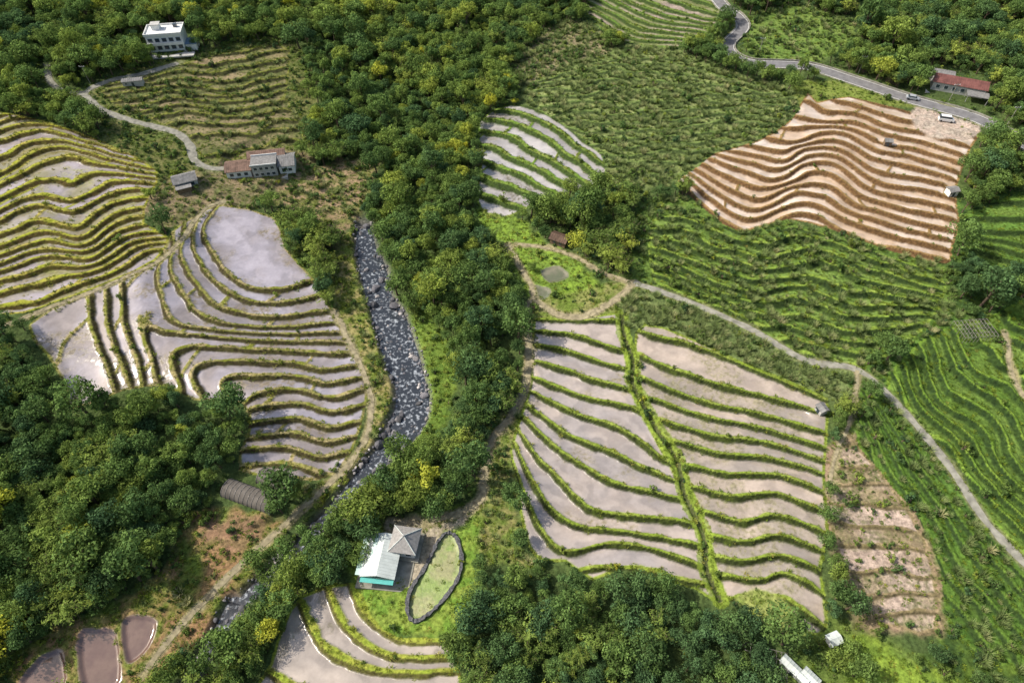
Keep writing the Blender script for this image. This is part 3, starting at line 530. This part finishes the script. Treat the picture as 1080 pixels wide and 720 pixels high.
# ------------------------------------------------------------------ scatter
def scatter(name,x,y,z,scl,idx,tint,c,tilt=0.08):
    n=len(x); me=D.meshes.new(name); me.vertices.add(n); me.vertices.foreach_set('co',np.stack([x,y,z],1).astype(np.float32).reshape(-1))
    def at(nm,ty,key,arr): a=me.attributes.new(nm,ty,'POINT'); a.data.foreach_set(key,arr.reshape(-1))
    s3=np.stack([scl*rng.uniform(0.85,1.15,n),scl*rng.uniform(0.85,1.15,n),scl*rng.uniform(0.8,1.2,n)],1).astype(np.float32)
    at('scl','FLOAT_VECTOR','vector',s3); at('tint','FLOAT','value',np.clip(tint,0,1).astype(np.float32))
    at('rot','FLOAT_VECTOR','vector',np.stack([rng.normal(size=n)*tilt,rng.normal(size=n)*tilt,rng.uniform(0,6.283,n)],1).astype(np.float32))
    at('idx','INT','value',idx.astype(np.int32))
    o=D.objects.new(name,me); SC.collection.objects.link(o)
    ng=D.node_groups.new(name+'_instancer','GeometryNodeTree'); ng.interface.new_socket('Geometry',in_out='INPUT',socket_type='NodeSocketGeometry'); ng.interface.new_socket('Geometry',in_out='OUTPUT',socket_type='NodeSocketGeometry')
    gi_=ng.nodes.new('NodeGroupInput'); goo=ng.nodes.new('NodeGroupOutput'); ip=ng.nodes.new('GeometryNodeInstanceOnPoints'); ci=ng.nodes.new('GeometryNodeCollectionInfo')
    ci.inputs['Collection'].default_value=c; ci.inputs['Separate Children'].default_value=True; ci.inputs['Reset Children'].default_value=True
    ip.inputs['Pick Instance'].default_value=True
    def na(nm,ty):
        q=ng.nodes.new('GeometryNodeInputNamedAttribute'); q.data_type=ty; q.inputs['Name'].default_value=nm; return [s for s in q.outputs if s.enabled and s.name=='Attribute'][0]
    L=ng.links.new
    L(gi_.outputs[0],ip.inputs['Points']); L(ci.outputs[0],ip.inputs['Instance']); L(na('scl','FLOAT_VECTOR'),ip.inputs['Scale']); L(na('rot','FLOAT_VECTOR'),ip.inputs['Rotation']); L(na('idx','INT'),ip.inputs['Instance Index']); L(ip.outputs[0],goo.inputs[0])
    md=o.modifiers.new('instances','NODES'); md.node_group=ng
    return o
area=np.outer(np.gradient(ys),np.gradient(xs))
def vis(x,y,mg=45):
    return (y>8)&(y<410)&(np.abs(x)<0.80*(y*0.64+115)+mg)
VIS=area*vis(X,Y)
def sample(dens,per):
    w=dens*VIS
    tot=w.sum()*per; n=int(rng.poisson(tot))
    c=np.cumsum(w.reshape(-1)); k=np.searchsorted(c,rng.uniform(0,c[-1],n)); j,i=np.divmod(k,NX); j=np.clip(j,1,NY-2); i=np.clip(i,1,NX-2)
    x=xs[i]+rng.uniform(-.5,.5,n)*(xs[i+1]-xs[i]); y=ys[j]+rng.uniform(-.5,.5,n)*(ys[j+1]-ys[j]); return x,y
def thin(x,y,r):
    cell={}; keep=[]
    for k in range(len(x)):
        rr=r[k]; a=int(x[k]//2.0); b_=int(y[k]//2.0); ok=True
        for da in (-1,0,1):
            for db in (-1,0,1):
                for q in cell.get((a+da,b_+db),()):
                    if (x[q]-x[k])**2+(y[q]-y[k])**2<rr*rr: ok=False;break
                if not ok:break
            if not ok:break
        if ok: cell.setdefault((a,b_),[]).append(k); keep.append(k)
    return np.array(keep)
x,y=sample(TREE,0.32)
j,i=gi(x,y+3.2); ok=TREE[j,i]>rng.uniform(0.2,0.6,len(x))*(TREE[j,i]>0.02); j,i=gi(x,y+1.5); ok&=TREE[j,i]>0.03; x,y=x[ok],y[ok]
sc=np.clip(rng.lognormal(-0.18,0.38,len(x)),0.38,1.9)
k=thin(x,y,1.0+1.1*sc); x,y,sc=x[k],y[k],sc[k]
big=fbm(x*0.03,y*0.03,31); mid=fbm(x*0.12,y*0.12,37); tint=0.16+0.5*(big-0.2)+0.65*(mid-0.5)+rng.normal(size=len(x))*0.16+0.12*sstep(180,300,y)*(x<0)+(rng.uniform(size=len(x))>0.95)*0.3
tint-=0.14*(y<90)*(x>-20)
print('trees',len(x))
scatter('forest_trees',x,y,gz(x,y)-0.2,sc,rng.integers(0,8,len(x)),tint,coll('tree_variants',trees))
x,y=sample(BAM,0.09); j,i=gi(x,y+3.5); ok=BAM[j,i]>0.01; x,y=x[ok],y[ok]; print('bamboo',len(x))
scatter('bamboo_grove',x,y,gz(x,y)+0.6,rng.uniform(0.7,1.3,len(x)),rng.integers(0,3,len(x)),0.6+rng.normal(size=len(x))*0.10,coll('bamboo_variants',bamboos))
x,y=sample(np.clip(SHR,0,2)+TREE*0.1,0.20); j,i=gi(x,y); print('shrubs',len(x))
scatter('shrubs',x,y,gz(x,y)-0.1,np.clip(rng.lognormal(-0.3,0.45,len(x)),0.3,2.0),rng.integers(0,4,len(x)),TTINT[j,i]-0.12+rng.normal(size=len(x))*0.18,coll('shrub_variants',shrubs))
x,y=sample(REED,0.40); print('reeds',len(x))
scatter('silvergrass',x,y,gz(x,y)-0.1,rng.uniform(0.5,1.2,len(x)),rng.integers(0,3,len(x)),0.45+rng.normal(size=len(x))*0.2,coll('silvergrass_variants',reeds))
x,y=sample(np.clip(TUFT,0,1.2),1.3); j,i=gi(x,y); print('tufts',len(x))
scatter('grass_tufts',x,y,gz(x,y)-0.04,np.clip(rng.lognormal(-0.25,0.35,len(x)),0.4,1.9),rng.integers(0,3,len(x)),TTINT[j,i]+rng.normal(size=len(x))*0.18,coll('grass_variants',tufts))
rvd=((DR<wriv+0.9)&(Y<YRIV+5))*(0.4+0.9*sstep(0.25,0.8,DR/wriv))
x,y=sample(rvd,0.75); sc=np.clip(rng.lognormal(-0.55,0.65,len(x)),0.2,3.2); print('rocks',len(x))
scatter('river_boulders',x,y,gz(x,y)+0.1*sc+0.12,sc,rng.integers(0,4,len(x)),sc*0,coll('rock_variants',rocks),tilt=0.3)
def tree_at(px,py,s,t,nm='broadleaf_tree',v=0):
    x,y=P1(px,py); o=D.objects.new(nm,trees[v%8].data); SC.collection.objects.link(o); o.location=(x,y,float(gz(x,y))-0.2); o.scale=(s,s,s*0.9); o.rotation_euler=(0,0,px*0.7); o['tint']=float(t)
for k,(px,py,s,t) in enumerate([(450,515,1.7,0.92),(448,305,1.1,0.85),(15,678,1.6,0.97),(30,100,1.1,0.9),(170,14,1.3,0.88),(480,24,1.1,0.85),(528,318,1.2,0.7),(515,405,1.3,0.55),(505,430,1.3,0.5),(182,415,0.7,0.3),(440,150,1,0.75),(60,578,0.9,0.6),(398,556,0.9,0.6),(380,590,1.0,0.45),(470,535,1.0,0.55),(545,615,1,0.5),(330,570,1.4,0.3),(350,590,1.3,0.35),(300,590,1.2,0.3),(275,600,1.2,0.4),(320,600,1.3,0.5),(290,612,1.1,0.45),(935,380,1.3,0.25),(925,372,1.1,0.35),(915,384,1.0,0.3),(880,700,1.0,0.6),(895,690,0.8,0.5),(900,712,1.1,0.4),(250,20,1.1,0.9),(400,25,1.0,0.8),(320,165,1.0,0.5),(335,170,0.9,0.4),(160,210,0.9,0.7),(560,285,0.6,0.5),(870,545,0.8,0.3),(872,520,0.7,0.35),(868,575,0.8,0.3),(880,600,0.8,0.4),(885,630,0.8,0.35),(915,420,0.9,0.3),(908,440,0.8,0.3)]):
    tree_at(px,py,s,t,v=k)
# ------------------------------------------------------------------ buildings
WW=mat('white_plaster',(0.70,0.70,0.68),0.8,0.1,0.8); GW=mat('grey_plaster',(0.42,0.41,0.39),0.85,0.2,0.8); GLS=mat('window_glass',(0.04,0.055,0.07),0.15,0.2,0.5,bump=0.0,spec=0.6)
GRF=mat('grey_roof_tile',(0.20,0.195,0.19),0.8,0.3,1.2); RRF=mat('red_metal_roof',(0.17,0.07,0.06),0.7,0.35,0.6); BRF=mat('rusty_roof',(0.19,0.12,0.09),0.8,0.4,0.9)
MRF=mat('mint_metal_roof',(0.50,0.66,0.59),0.5,0.08,0.5); WRF=mat('white_metal_roof',(0.55,0.59,0.56),0.5,0.16,0.6); TEAL=mat('teal_trim',(0.10,0.42,0.38),0.5,0.1)
STONE=mat('dark_stone',(0.10,0.10,0.105),0.9,0.6,2.5,bump=0.7); TUN=mat('shade_cloth',(0.13,0.115,0.10),0.85,0.3,0.7); RIBM=mat('tunnel_rib',(0.22,0.20,0.18),0.7,0.2); WOOD=mat('wood',(0.17,0.12,0.075),0.9,0.3); BLU=mat('blue_paint',(0.14,0.22,0.32),0.6,0.15)
def box(name,sz,loc,m,par,rot=0):
    a,b_,c=[s/2 for s in sz]; V=[(sx*a,sy*b_,sz_*c) for sx in(-1,1) for sy in(-1,1) for sz_ in(-1,1)]
    F=[(0,1,3,2),(4,6,7,5),(0,4,5,1),(2,3,7,6),(0,2,6,4),(1,5,7,3)]
    o=mesh_obj(name,V,F,m,par); o.location=loc; o.rotation_euler=(0,0,rot); return o
def gable(name,w,d,h,loc,m,par,over=0.4,rot=0,t=0.14):
    a=w/2+over; b_=d/2+over
    V=[(-a,-b_,0),(a,-b_,0),(a,0,h),(-a,0,h),(-a,b_,0),(a,b_,0)]; V+=[(x,y,z-t) for x,y,z in V]
    F=[(0,1,2,3),(3,2,5,4),(7,6,9,8),(8,9,10,11),(0,6,7,1),(4,5,11,10),(0,3,9,6),(3,4,10,9),(1,7,8,2),(2,8,11,5)]
    o=mesh_obj(name,V,F,m,par); o.location=loc; o.rotation_euler=(0,0,rot)
    n=int(2*a/0.7); V=[];F=[]
    for i in range(n+1):
        x=-a+0.03+i*(2*a-0.06)/n
        for s in (-1,1):
            k=len(V); V+=[(x-.03,s*b_,0.0),(x+.03,s*b_,0.0),(x+.03,0,h),(x-.03,0,h),(x-.03,s*b_,0.06),(x+.03,s*b_,0.06),(x+.03,0,h+.06),(x-.03,0,h+.06)]
            F+=[(k+4,k+5,k+6,k+7),(k,k+4,k+7,k+3),(k+1,k+2,k+6,k+5),(k,k+1,k+5,k+4)]
    r=mesh_obj(name+'_ribs',V,F,m,par); r.location=loc; r.rotation_euler=(0,0,rot)
    return o
def gend(name,w,d,h,loc,m,par):
    V=[];F=[]
    for s in (-1,1):
        k=len(V); V+=[(s*w/2,-d/2,0),(s*w/2,d/2,0),(s*w/2,0,h*0.93)]; F.append((k,k+1,k+2))
    o=mesh_obj(name,V,F,m,par); o.location=loc
def hip(name,w,d,h,loc,m,par,over=0.5,ridge=0.0):
    a=w/2+over; b_=d/2+over; V=[(-a,-b_,0),(a,-b_,0),(a,b_,0),(-a,b_,0),(-ridge,0,h),(ridge+0.01,0,h)]
    F=[(0,1,5,4),(1,2,5),(2,3,4,5),(3,0,4),(0,3,2,1)]; o=mesh_obj(name,V,F,m,par); o.location=loc
    V=[];F=[]
    for c in ((-a,-b_,-ridge),(a,-b_,ridge),(a,b_,ridge),(-a,b_,-ridge)):
        v,f=cone_seg((c[0],c[1],0.03),(c[2],0,h+0.05),0.1,0.1,5); k=len(V); V+=list(v); F+=[[k+i for i in q] for q in f]
    r=mesh_obj(name+'_hips',V,F,WRF,par); r.location=loc
def building(name,px,py,rotdeg,dz=0):
    x,y=P1(px,py); e=D.objects.new(name,None); SC.collection.objects.link(e); e.location=(x,y,float(base(np.array([x]),np.array([y]))[0])+dz); e.rotation_euler=(0,0,math.radians(rotdeg)); return e
def wins(par,w,y,zs,n,ww=1.2,wh=1.1,m=GLS,fr=WW,side=-1,x0=0):
    for z in zs:
        for i in range(n):
            x=x0-w/2+w*(i+0.5)/n
            box('window_frame',(ww+0.2,0.12,wh+0.2),(x,y+side*0.02,z),fr,par); box('window_pane',(ww,0.12,wh),(x,y+side*0.05,z),m,par)
e=building('white_apartment_building',180,50,9)
box('foundation',(15.4,9.4,1.6),(0,0,-0.6),GW,e); box('walls',(13.4,8,6.4),(0,0,3.4),WW,e)
wins(e,13,-4.0,(1.9,4.9),5,1.5,1.3,fr=BLU)
for z in (3.4,): box('balcony_slab',(13.8,1.2,0.25),(0,-4.6,z),WW,e); box('balcony_rail',(13.8,0.1,0.7),(0,-5.15,z+0.45),WW,e)
box('roof_slab',(14,8.6,0.3),(0,0,6.75),WW,e)
for s in (-1,1): box('parapet',(14,0.25,0.7),(0,s*4.2,7.2),WW,e); box('parapet_end',(0.25,8.0,0.7),(s*6.86,0,7.2),WW,e)
box('roof_floor',(13.4,8,0.06),(0,0,6.93),WW,e); box('stair_tower',(3,2.6,2.0),(-3,1.4,7.9),WW,e); box('stair_roof',(3.5,3.1,0.2),(-3,1.4,9.0),GW,e); box('water_tank',(1.3,1.3,1.3),(4,2,7.6),GLS,e)
box('annex',(4,5,2.6),(8.9,-1,1.0),WW,e); box('annex_roof',(4.5,5.5,0.2),(8.9,-1,2.4),BLU,e); box('terrace',(18,3,0.5),(1,-6.8,-0.1),GW,e)
e=building('farmhouse',274,182,10)
box('foundation',(19,9,1.2),(0,0,-0.5),GW,e)
box('main_walls',(8,5.5,4.6),(2.5,-0.5,2.4),GW,e); box('main_roof',(8.6,6.1,0.25),(2.5,-0.5,4.85),GRF,e)
for s in (-1,1): box('parapet',(8.6,0.2,0.5),(2.5,-0.5+s*2.95,5.2),WW,e)
wins(e,7.4,-3.25,(1.5,3.7),4,1.1,1.0,x0=2.5)
box('left_walls',(8,6,3),(-6.2,0.5,1.6),WW,e); gable('left_roof',8,6,1.5,(-6.2,0.5,3.2),BRF,e); gend('left_gable',8,6,1.5,(-6.2,0.5,3.1),WW,e); wins(e,7,-2.5,(1.8,),3,x0=-6.2)
box('right_walls',(5,7,3.2),(9.7,1,1.7),WW,e); gable('right_roof',5,7,1.5,(9.7,1,3.4),GRF,e); wins(e,4.2,-2.5,(1.8,),2,x0=9.7)
box('rear_walls',(12,4,3.8),(3,4.8,2),WW,e); gable('rear_roof',12,4,1.2,(3,4.8,4.0),BRF,e)
e=building('grey_roof_house',197,194,25)
box('walls',(7,4.8,2.5),(0,0,1.1),GW,e); gable('roof',7,4.8,1.3,(0,0,2.45),GRF,e); gend('gable_wall',7,4.8,1.3,(0,0,2.3),GW,e); wins(e,6,-2.4,(1.4,),3); box('lean_to',(4.5,2.3,1.8),(-1,-3.6,0.8),WOOD,e); box('lean_to_roof',(5,2.8,0.12),(-1,-3.6,1.8),GRF,e)
e=building('mint_roof_villa',405,592,-6)
box('terrace_slab',(12,13,0.6),(1,0,0.0),CONC,e)
box('walls',(6.8,8.6,2.8),(0,0,1.6),WW,e)
gable('roof',9.2,7.0,1.3,(0,0,3.1),WRF,e,rot=math.pi/2)
box('skylight_sheet',(0.9,9.0,0.08),(-2.0,0,3.76),MRF,e).rotation_euler=(0,-math.atan2(1.3,3.9),0)
box('teal_awning',(7.4,1.1,0.12),(0,-5.5,2.7),TEAL,e); box('awning_wall',(6.4,0.2,1.4),(0,-4.7,1.7),MRF,e); wins(e,6.2,-4.3,(1.6,),3)
box('side_eave',(1.2,9.2,0.1),(-4.5,0,2.75),MRF,e)
for yy in (-3,0,3): box('porch_post',(0.15,0.15,2.6),(-5.0,yy,1.4),WW,e)
e=building('hip_roof_pavilion',429,576,-8)
box('floor_slab',(7,7,0.7),(0,0,0),CONC,e); box('walls',(5.2,5.2,3.0),(0,0,1.8),WW,e); hip('roof',5.4,5.4,2.2,(0,0,3.6),mat('grey_shingle',(0.30,0.285,0.27),0.8,0.25,2),e); wins(e,4.8,-2.6,(1.9,),2)
box('finial',(0.3,0.3,0.7),(0,0,5.9),GW,e)
e=building('rusty_roof_hut',590,256,-28)
box('walls',(5,3.4,2.2),(0,0,1.0),WOOD,e); gable('roof',5,3.4,1.0,(0,0,2.2),mat('dark_rust_roof',(0.11,0.07,0.05),0.85,0.45,1.0),e); wins(e,4,-1.7,(1.3,),2,0.8,0.7,fr=WOOD); gend('gable_wall',5,3.4,1,(0,0,2.05),WOOD,e)
e=building('red_roof_farm_building',1008,96,-22)
box('foundation',(20,10,1.2),(0,0,-0.5),GW,e); box('walls',(17,6,3.2),(0,0.5,1.6),GW,e); gable('roof',17,6,1.6,(0,0.5,3.3),RRF,e); gend('gable_wall',17,6,1.6,(0,0.5,3.2),GW,e); wins(e,16,-2.5,(1.8,),6)
box('wing_walls',(8,4.5,2.8),(-6,5.5,1.5),WW,e); gable('wing_roof',8,4.5,1.0,(-6,5.5,2.95),GRF,e); box('carport_roof',(7,4,0.15),(6,-5,2.6),GRF,e)
for a_ in(-1,1):
    for c in (-1,1): box('carport_post',(0.15,0.15,2.6),(6+a_*3.2,-5+c*1.8,1.3),GW,e)
def tunnel(px,py,L,R,rot):
    e=building('shade_tunnel',px,py,rot); n=14; m=int(L/0.6); V=[];F=[]
    for i in range(m+1):
        for j in range(n+1):
            a=math.pi*j/n; V.append((-L/2+L*i/m,math.cos(a)*R,math.sin(a)*R*0.95))
    for i in range(m):
        for j in range(n): k=i*(n+1)+j; F.append((k,k+1,k+n+2,k+n+1))
    mesh_obj('cover',V,F,TUN,e,smooth=True)
    V=[];F=[]
    for i in range(0,m+1,2):
        for j in range(n):
            a0,a1=math.pi*j/n,math.pi*(j+1)/n; x=-L/2+L*i/m
            v,f=cone_seg((x,math.cos(a0)*R*1.01,math.sin(a0)*R*0.96),(x,math.cos(a1)*R*1.01,math.sin(a1)*R*0.96),0.09,0.09,4); k=len(V); V+=list(v); F+=[[k+q for q in g] for g in f]
    mesh_obj('ribs',V,F,RIBM,e)
    V=[];F=[]
    for s in (-1,1):
        k=len(V); V.append((s*L/2*0.995,0,0)); V+=[(s*L/2*0.995,math.cos(math.pi*j/n)*R,math.sin(math.pi*j/n)*R*0.95) for j in range(n+1)]; F+=[(k,k+1+j,k+2+j) for j in range(n)]
    mesh_obj('end_wall',V,F,RIBM,e); box('door',(0.1,1.4,1.7),(L/2+0.02,0,0.85),WOOD,e)
tunnel(265,524,13.5,2.5,-20); tunnel(291,507,8.0,2.3,-20)
def shed(nm,px,py,w,d,h,rot,wall,roof,fl=False):
    e=building(nm,px,py,rot); box('walls',(w,d,h),(0,0,h/2-0.1),wall,e)
    gable('roof',w,d,0.5,(0,0,h),roof,e,over=0.25); box('door',(0.8,0.08,h*0.75),(0,-d/2-0.03,h*0.38),GLS,e); box('window_pane',(0.6,0.08,0.5),(-w/3,-d/2-0.03,h*0.6),GLS,e)
shed('tool_shed',865,434,2.2,1.9,1.8,-70,GW,GRF); shed('tool_shed',877,676,2.2,2.0,1.7,20,WW,WRF); shed('field_shelter',1002,205,2.8,2.4,2,10,WW,GRF); shed('field_shelter',935,153,2.2,1.9,1.8,-10,WOOD,GRF)
shed('white_roof_shed',836,708,5.5,1.5,1.7,-50,WW,WRF); shed('tool_shed',852,716,3.0,1.7,1.7,-50,BLU,WRF); shed('tool_shed',142,90,7,2.4,2.3,12,GW,GRF)
pl=smooth_pl(P(GP),6,True); t=np.roll(pl,-1,0)-np.roll(pl,1,0); t/=np.linalg.norm(t,axis=1)[:,None]; nn_=np.stack([t[:,1],-t[:,0]],1)
n=len(pl); V=[];F=[]
for k in range(n):
    z=float(gz(*pl[k]))
    w_=0.42+0.2*rng.uniform(-1,1); h_=0.45+0.25*rng.uniform(-1,1)
    for o_,zz in ((-w_,-0.3),(-w_*0.85,h_),(w_*0.85,h_),(w_,-0.3)):
        V.append((*(pl[k]+nn_[k]*o_),z+0.2+zz))
for k in range(n):
    for m_ in range(3): a=k*4+m_; b_=((k+1)%n)*4+m_; F.append((a,b_,b_+1,a+1))
mesh_obj('garden_pond_stone_rim',V,F,STONE)
PAINTW=mat('white_car_paint',(0.75,0.75,0.75),0.3,0.03,bump=0,spec=0.5); PAINTS=mat('silver_car_paint',(0.35,0.37,0.4),0.3,0.03,bump=0,spec=0.5); TYRE=mat('tyre',(0.02,0.02,0.02),0.9)
def car(nm,px,py,rot,prof,W,m):
    e=building(nm,px,py,rot,0.08)
    body,cab=prof
    def ext(name,pts,w,mm,inset=0.0):
        V=[(x,-w/2+inset*(z>1.0),z) for x,z in pts]+[(x,w/2-inset*(z>1.0),z) for x,z in pts]; k=len(pts)
        F=[tuple(range(k)),tuple(range(2*k-1,k-1,-1))]+[(i,k+i,k+(i+1)%k,(i+1)%k) for i in range(k)]
        o=mesh_obj(name,V,F,mm,e); bv=o.modifiers.new('b','BEVEL'); bv.width=0.06; bv.segments=2; return o
    ext('body',body,W,m); ext('cabin_glass',cab,W-0.06,GLS,0.12)
    x0=min(p[0] for p in cab)+0.4; x1=max(p[0] for p in cab)-0.5; zt=max(p[1] for p in cab)
    box('roof_panel',(x1-x0,W-0.35,0.06),((x0+x1)/2,0,zt+0.02),m,e)
    xs_=[p[0] for p in body]
    for x in (min(xs_)+0.85,max(xs_)-0.85):
        for s in (-1,1):
            v,f=cone_seg((x,s*(W/2-0.2),0.33),(x,s*(W/2+0.02),0.33),0.33,0.33,14); f=f+[tuple(range(14)),tuple(range(27,13,-1))]; mesh_obj('wheel',v,f,TYRE,e)
van=([(-2.5,0.35),(-2.5,1.25),(1.6,1.25),(2.35,1.0),(2.45,0.35)],[(-2.45,1.25),(-2.35,2.0),(1.0,2.0),(1.65,1.25)])
sed=([(-2.2,0.35),(-2.2,0.9),(-1.5,1.0),(1.2,0.98),(2.1,0.8),(2.2,0.35)],[(-1.7,0.98),(-1.1,1.45),(0.5,1.45),(1.25,0.98)])
car('white_van',997,128,-15,van,1.9,PAINTW); car('silver_car',962,105,-20,sed,1.75,PAINTS)
def trellis(px,py,w,d,rot):
    x,y=P1(px,py); z=float(gz(x,y)); V=[];F=[]
    def add(a,b_,r):
        v,f=cone_seg(a,b_,r,r,4); k=len(V); V.extend(v); F.extend([[k+q for q in g] for g in f])
    for i in range(int(w)+1):
        for j in range(int(d/1.5)+1): add((i-w/2,j*1.5-d/2,-0.3),(i-w/2,j*1.5-d/2,1.8),0.05)
        add((i-w/2,-d/2,1.8),(i-w/2,d/2,1.8),0.05)
    for j in range(int(d/1.5)+1): add((-w/2,j*1.5-d/2,1.75),(w/2,j*1.5-d/2,1.75),0.05)
    o=mesh_obj('bamboo_trellis',V,F,RIBM); o.location=(x,y,z); o.rotation_euler=(0,0,math.radians(rot))
trellis(1025,352,9,6,5); trellis(805,702,8,6,-15)
def pole(px,py):
    x,y=P1(px,py); e=D.objects.new('utility_pole',None); SC.collection.objects.link(e); e.location=(x,y,float(base(np.array([x]),np.array([y]))[0]))
    v,f=cone_seg((0,0,-0.5),(0,0,7),0.15,0.09,8); mesh_obj('shaft',v,f,CONC,e); box('crossarm',(2,0.12,0.14),(0,0,6.5),GW,e); box('insulator',(0.12,0.12,0.3),(0.85,0,6.7),WW,e); box('insulator',(0.12,0.12,0.3),(-0.85,0,6.7),WW,e)
for p in ((800,58),(905,78),(1000,108),(1062,132),(95,88)): pole(*p)
# ------------------------------------------------------------------ light, sky, camera
S=Vector((-0.98,0.18,1.0)).normalized(); el=math.asin(S.z)
w=D.worlds.new('World'); SC.world=w; w.use_nodes=True; nt=w.node_tree; bg=nt.nodes['Background']; sk=nt.nodes.new('ShaderNodeTexSky'); sk.sky_type='NISHITA'; sk.sun_disc=False; sk.sun_elevation=el; sk.sun_rotation=math.atan2(S.x,S.y); sk.dust_density=4.0; sk.air_density=1.3
nt.links.new(sk.outputs[0],bg.inputs[0]); bg.inputs[1].default_value=0.15
l=D.lights.new('sun','SUN'); l.energy=5.0; l.angle=math.radians(0.6); l.color=(1.0,0.945,0.84); lo_=D.objects.new('sun',l); lo_.rotation_euler=S.to_track_quat('Z','Y').to_euler(); SC.collection.objects.link(lo_)
c=D.cameras.new('camera'); c.lens=24; c.sensor_width=36; c.clip_end=9000; c.clip_start=1; co=D.objects.new('camera',c); co.location=(0,0,CAMH); co.rotation_euler=(math.pi/2-PITCH,0,0); SC.collection.objects.link(co); SC.camera=co
SC.view_settings.view_transform='Standard'; SC.view_settings.look='None'; SC.view_settings.exposure=0
print('done',time.time()-T0)
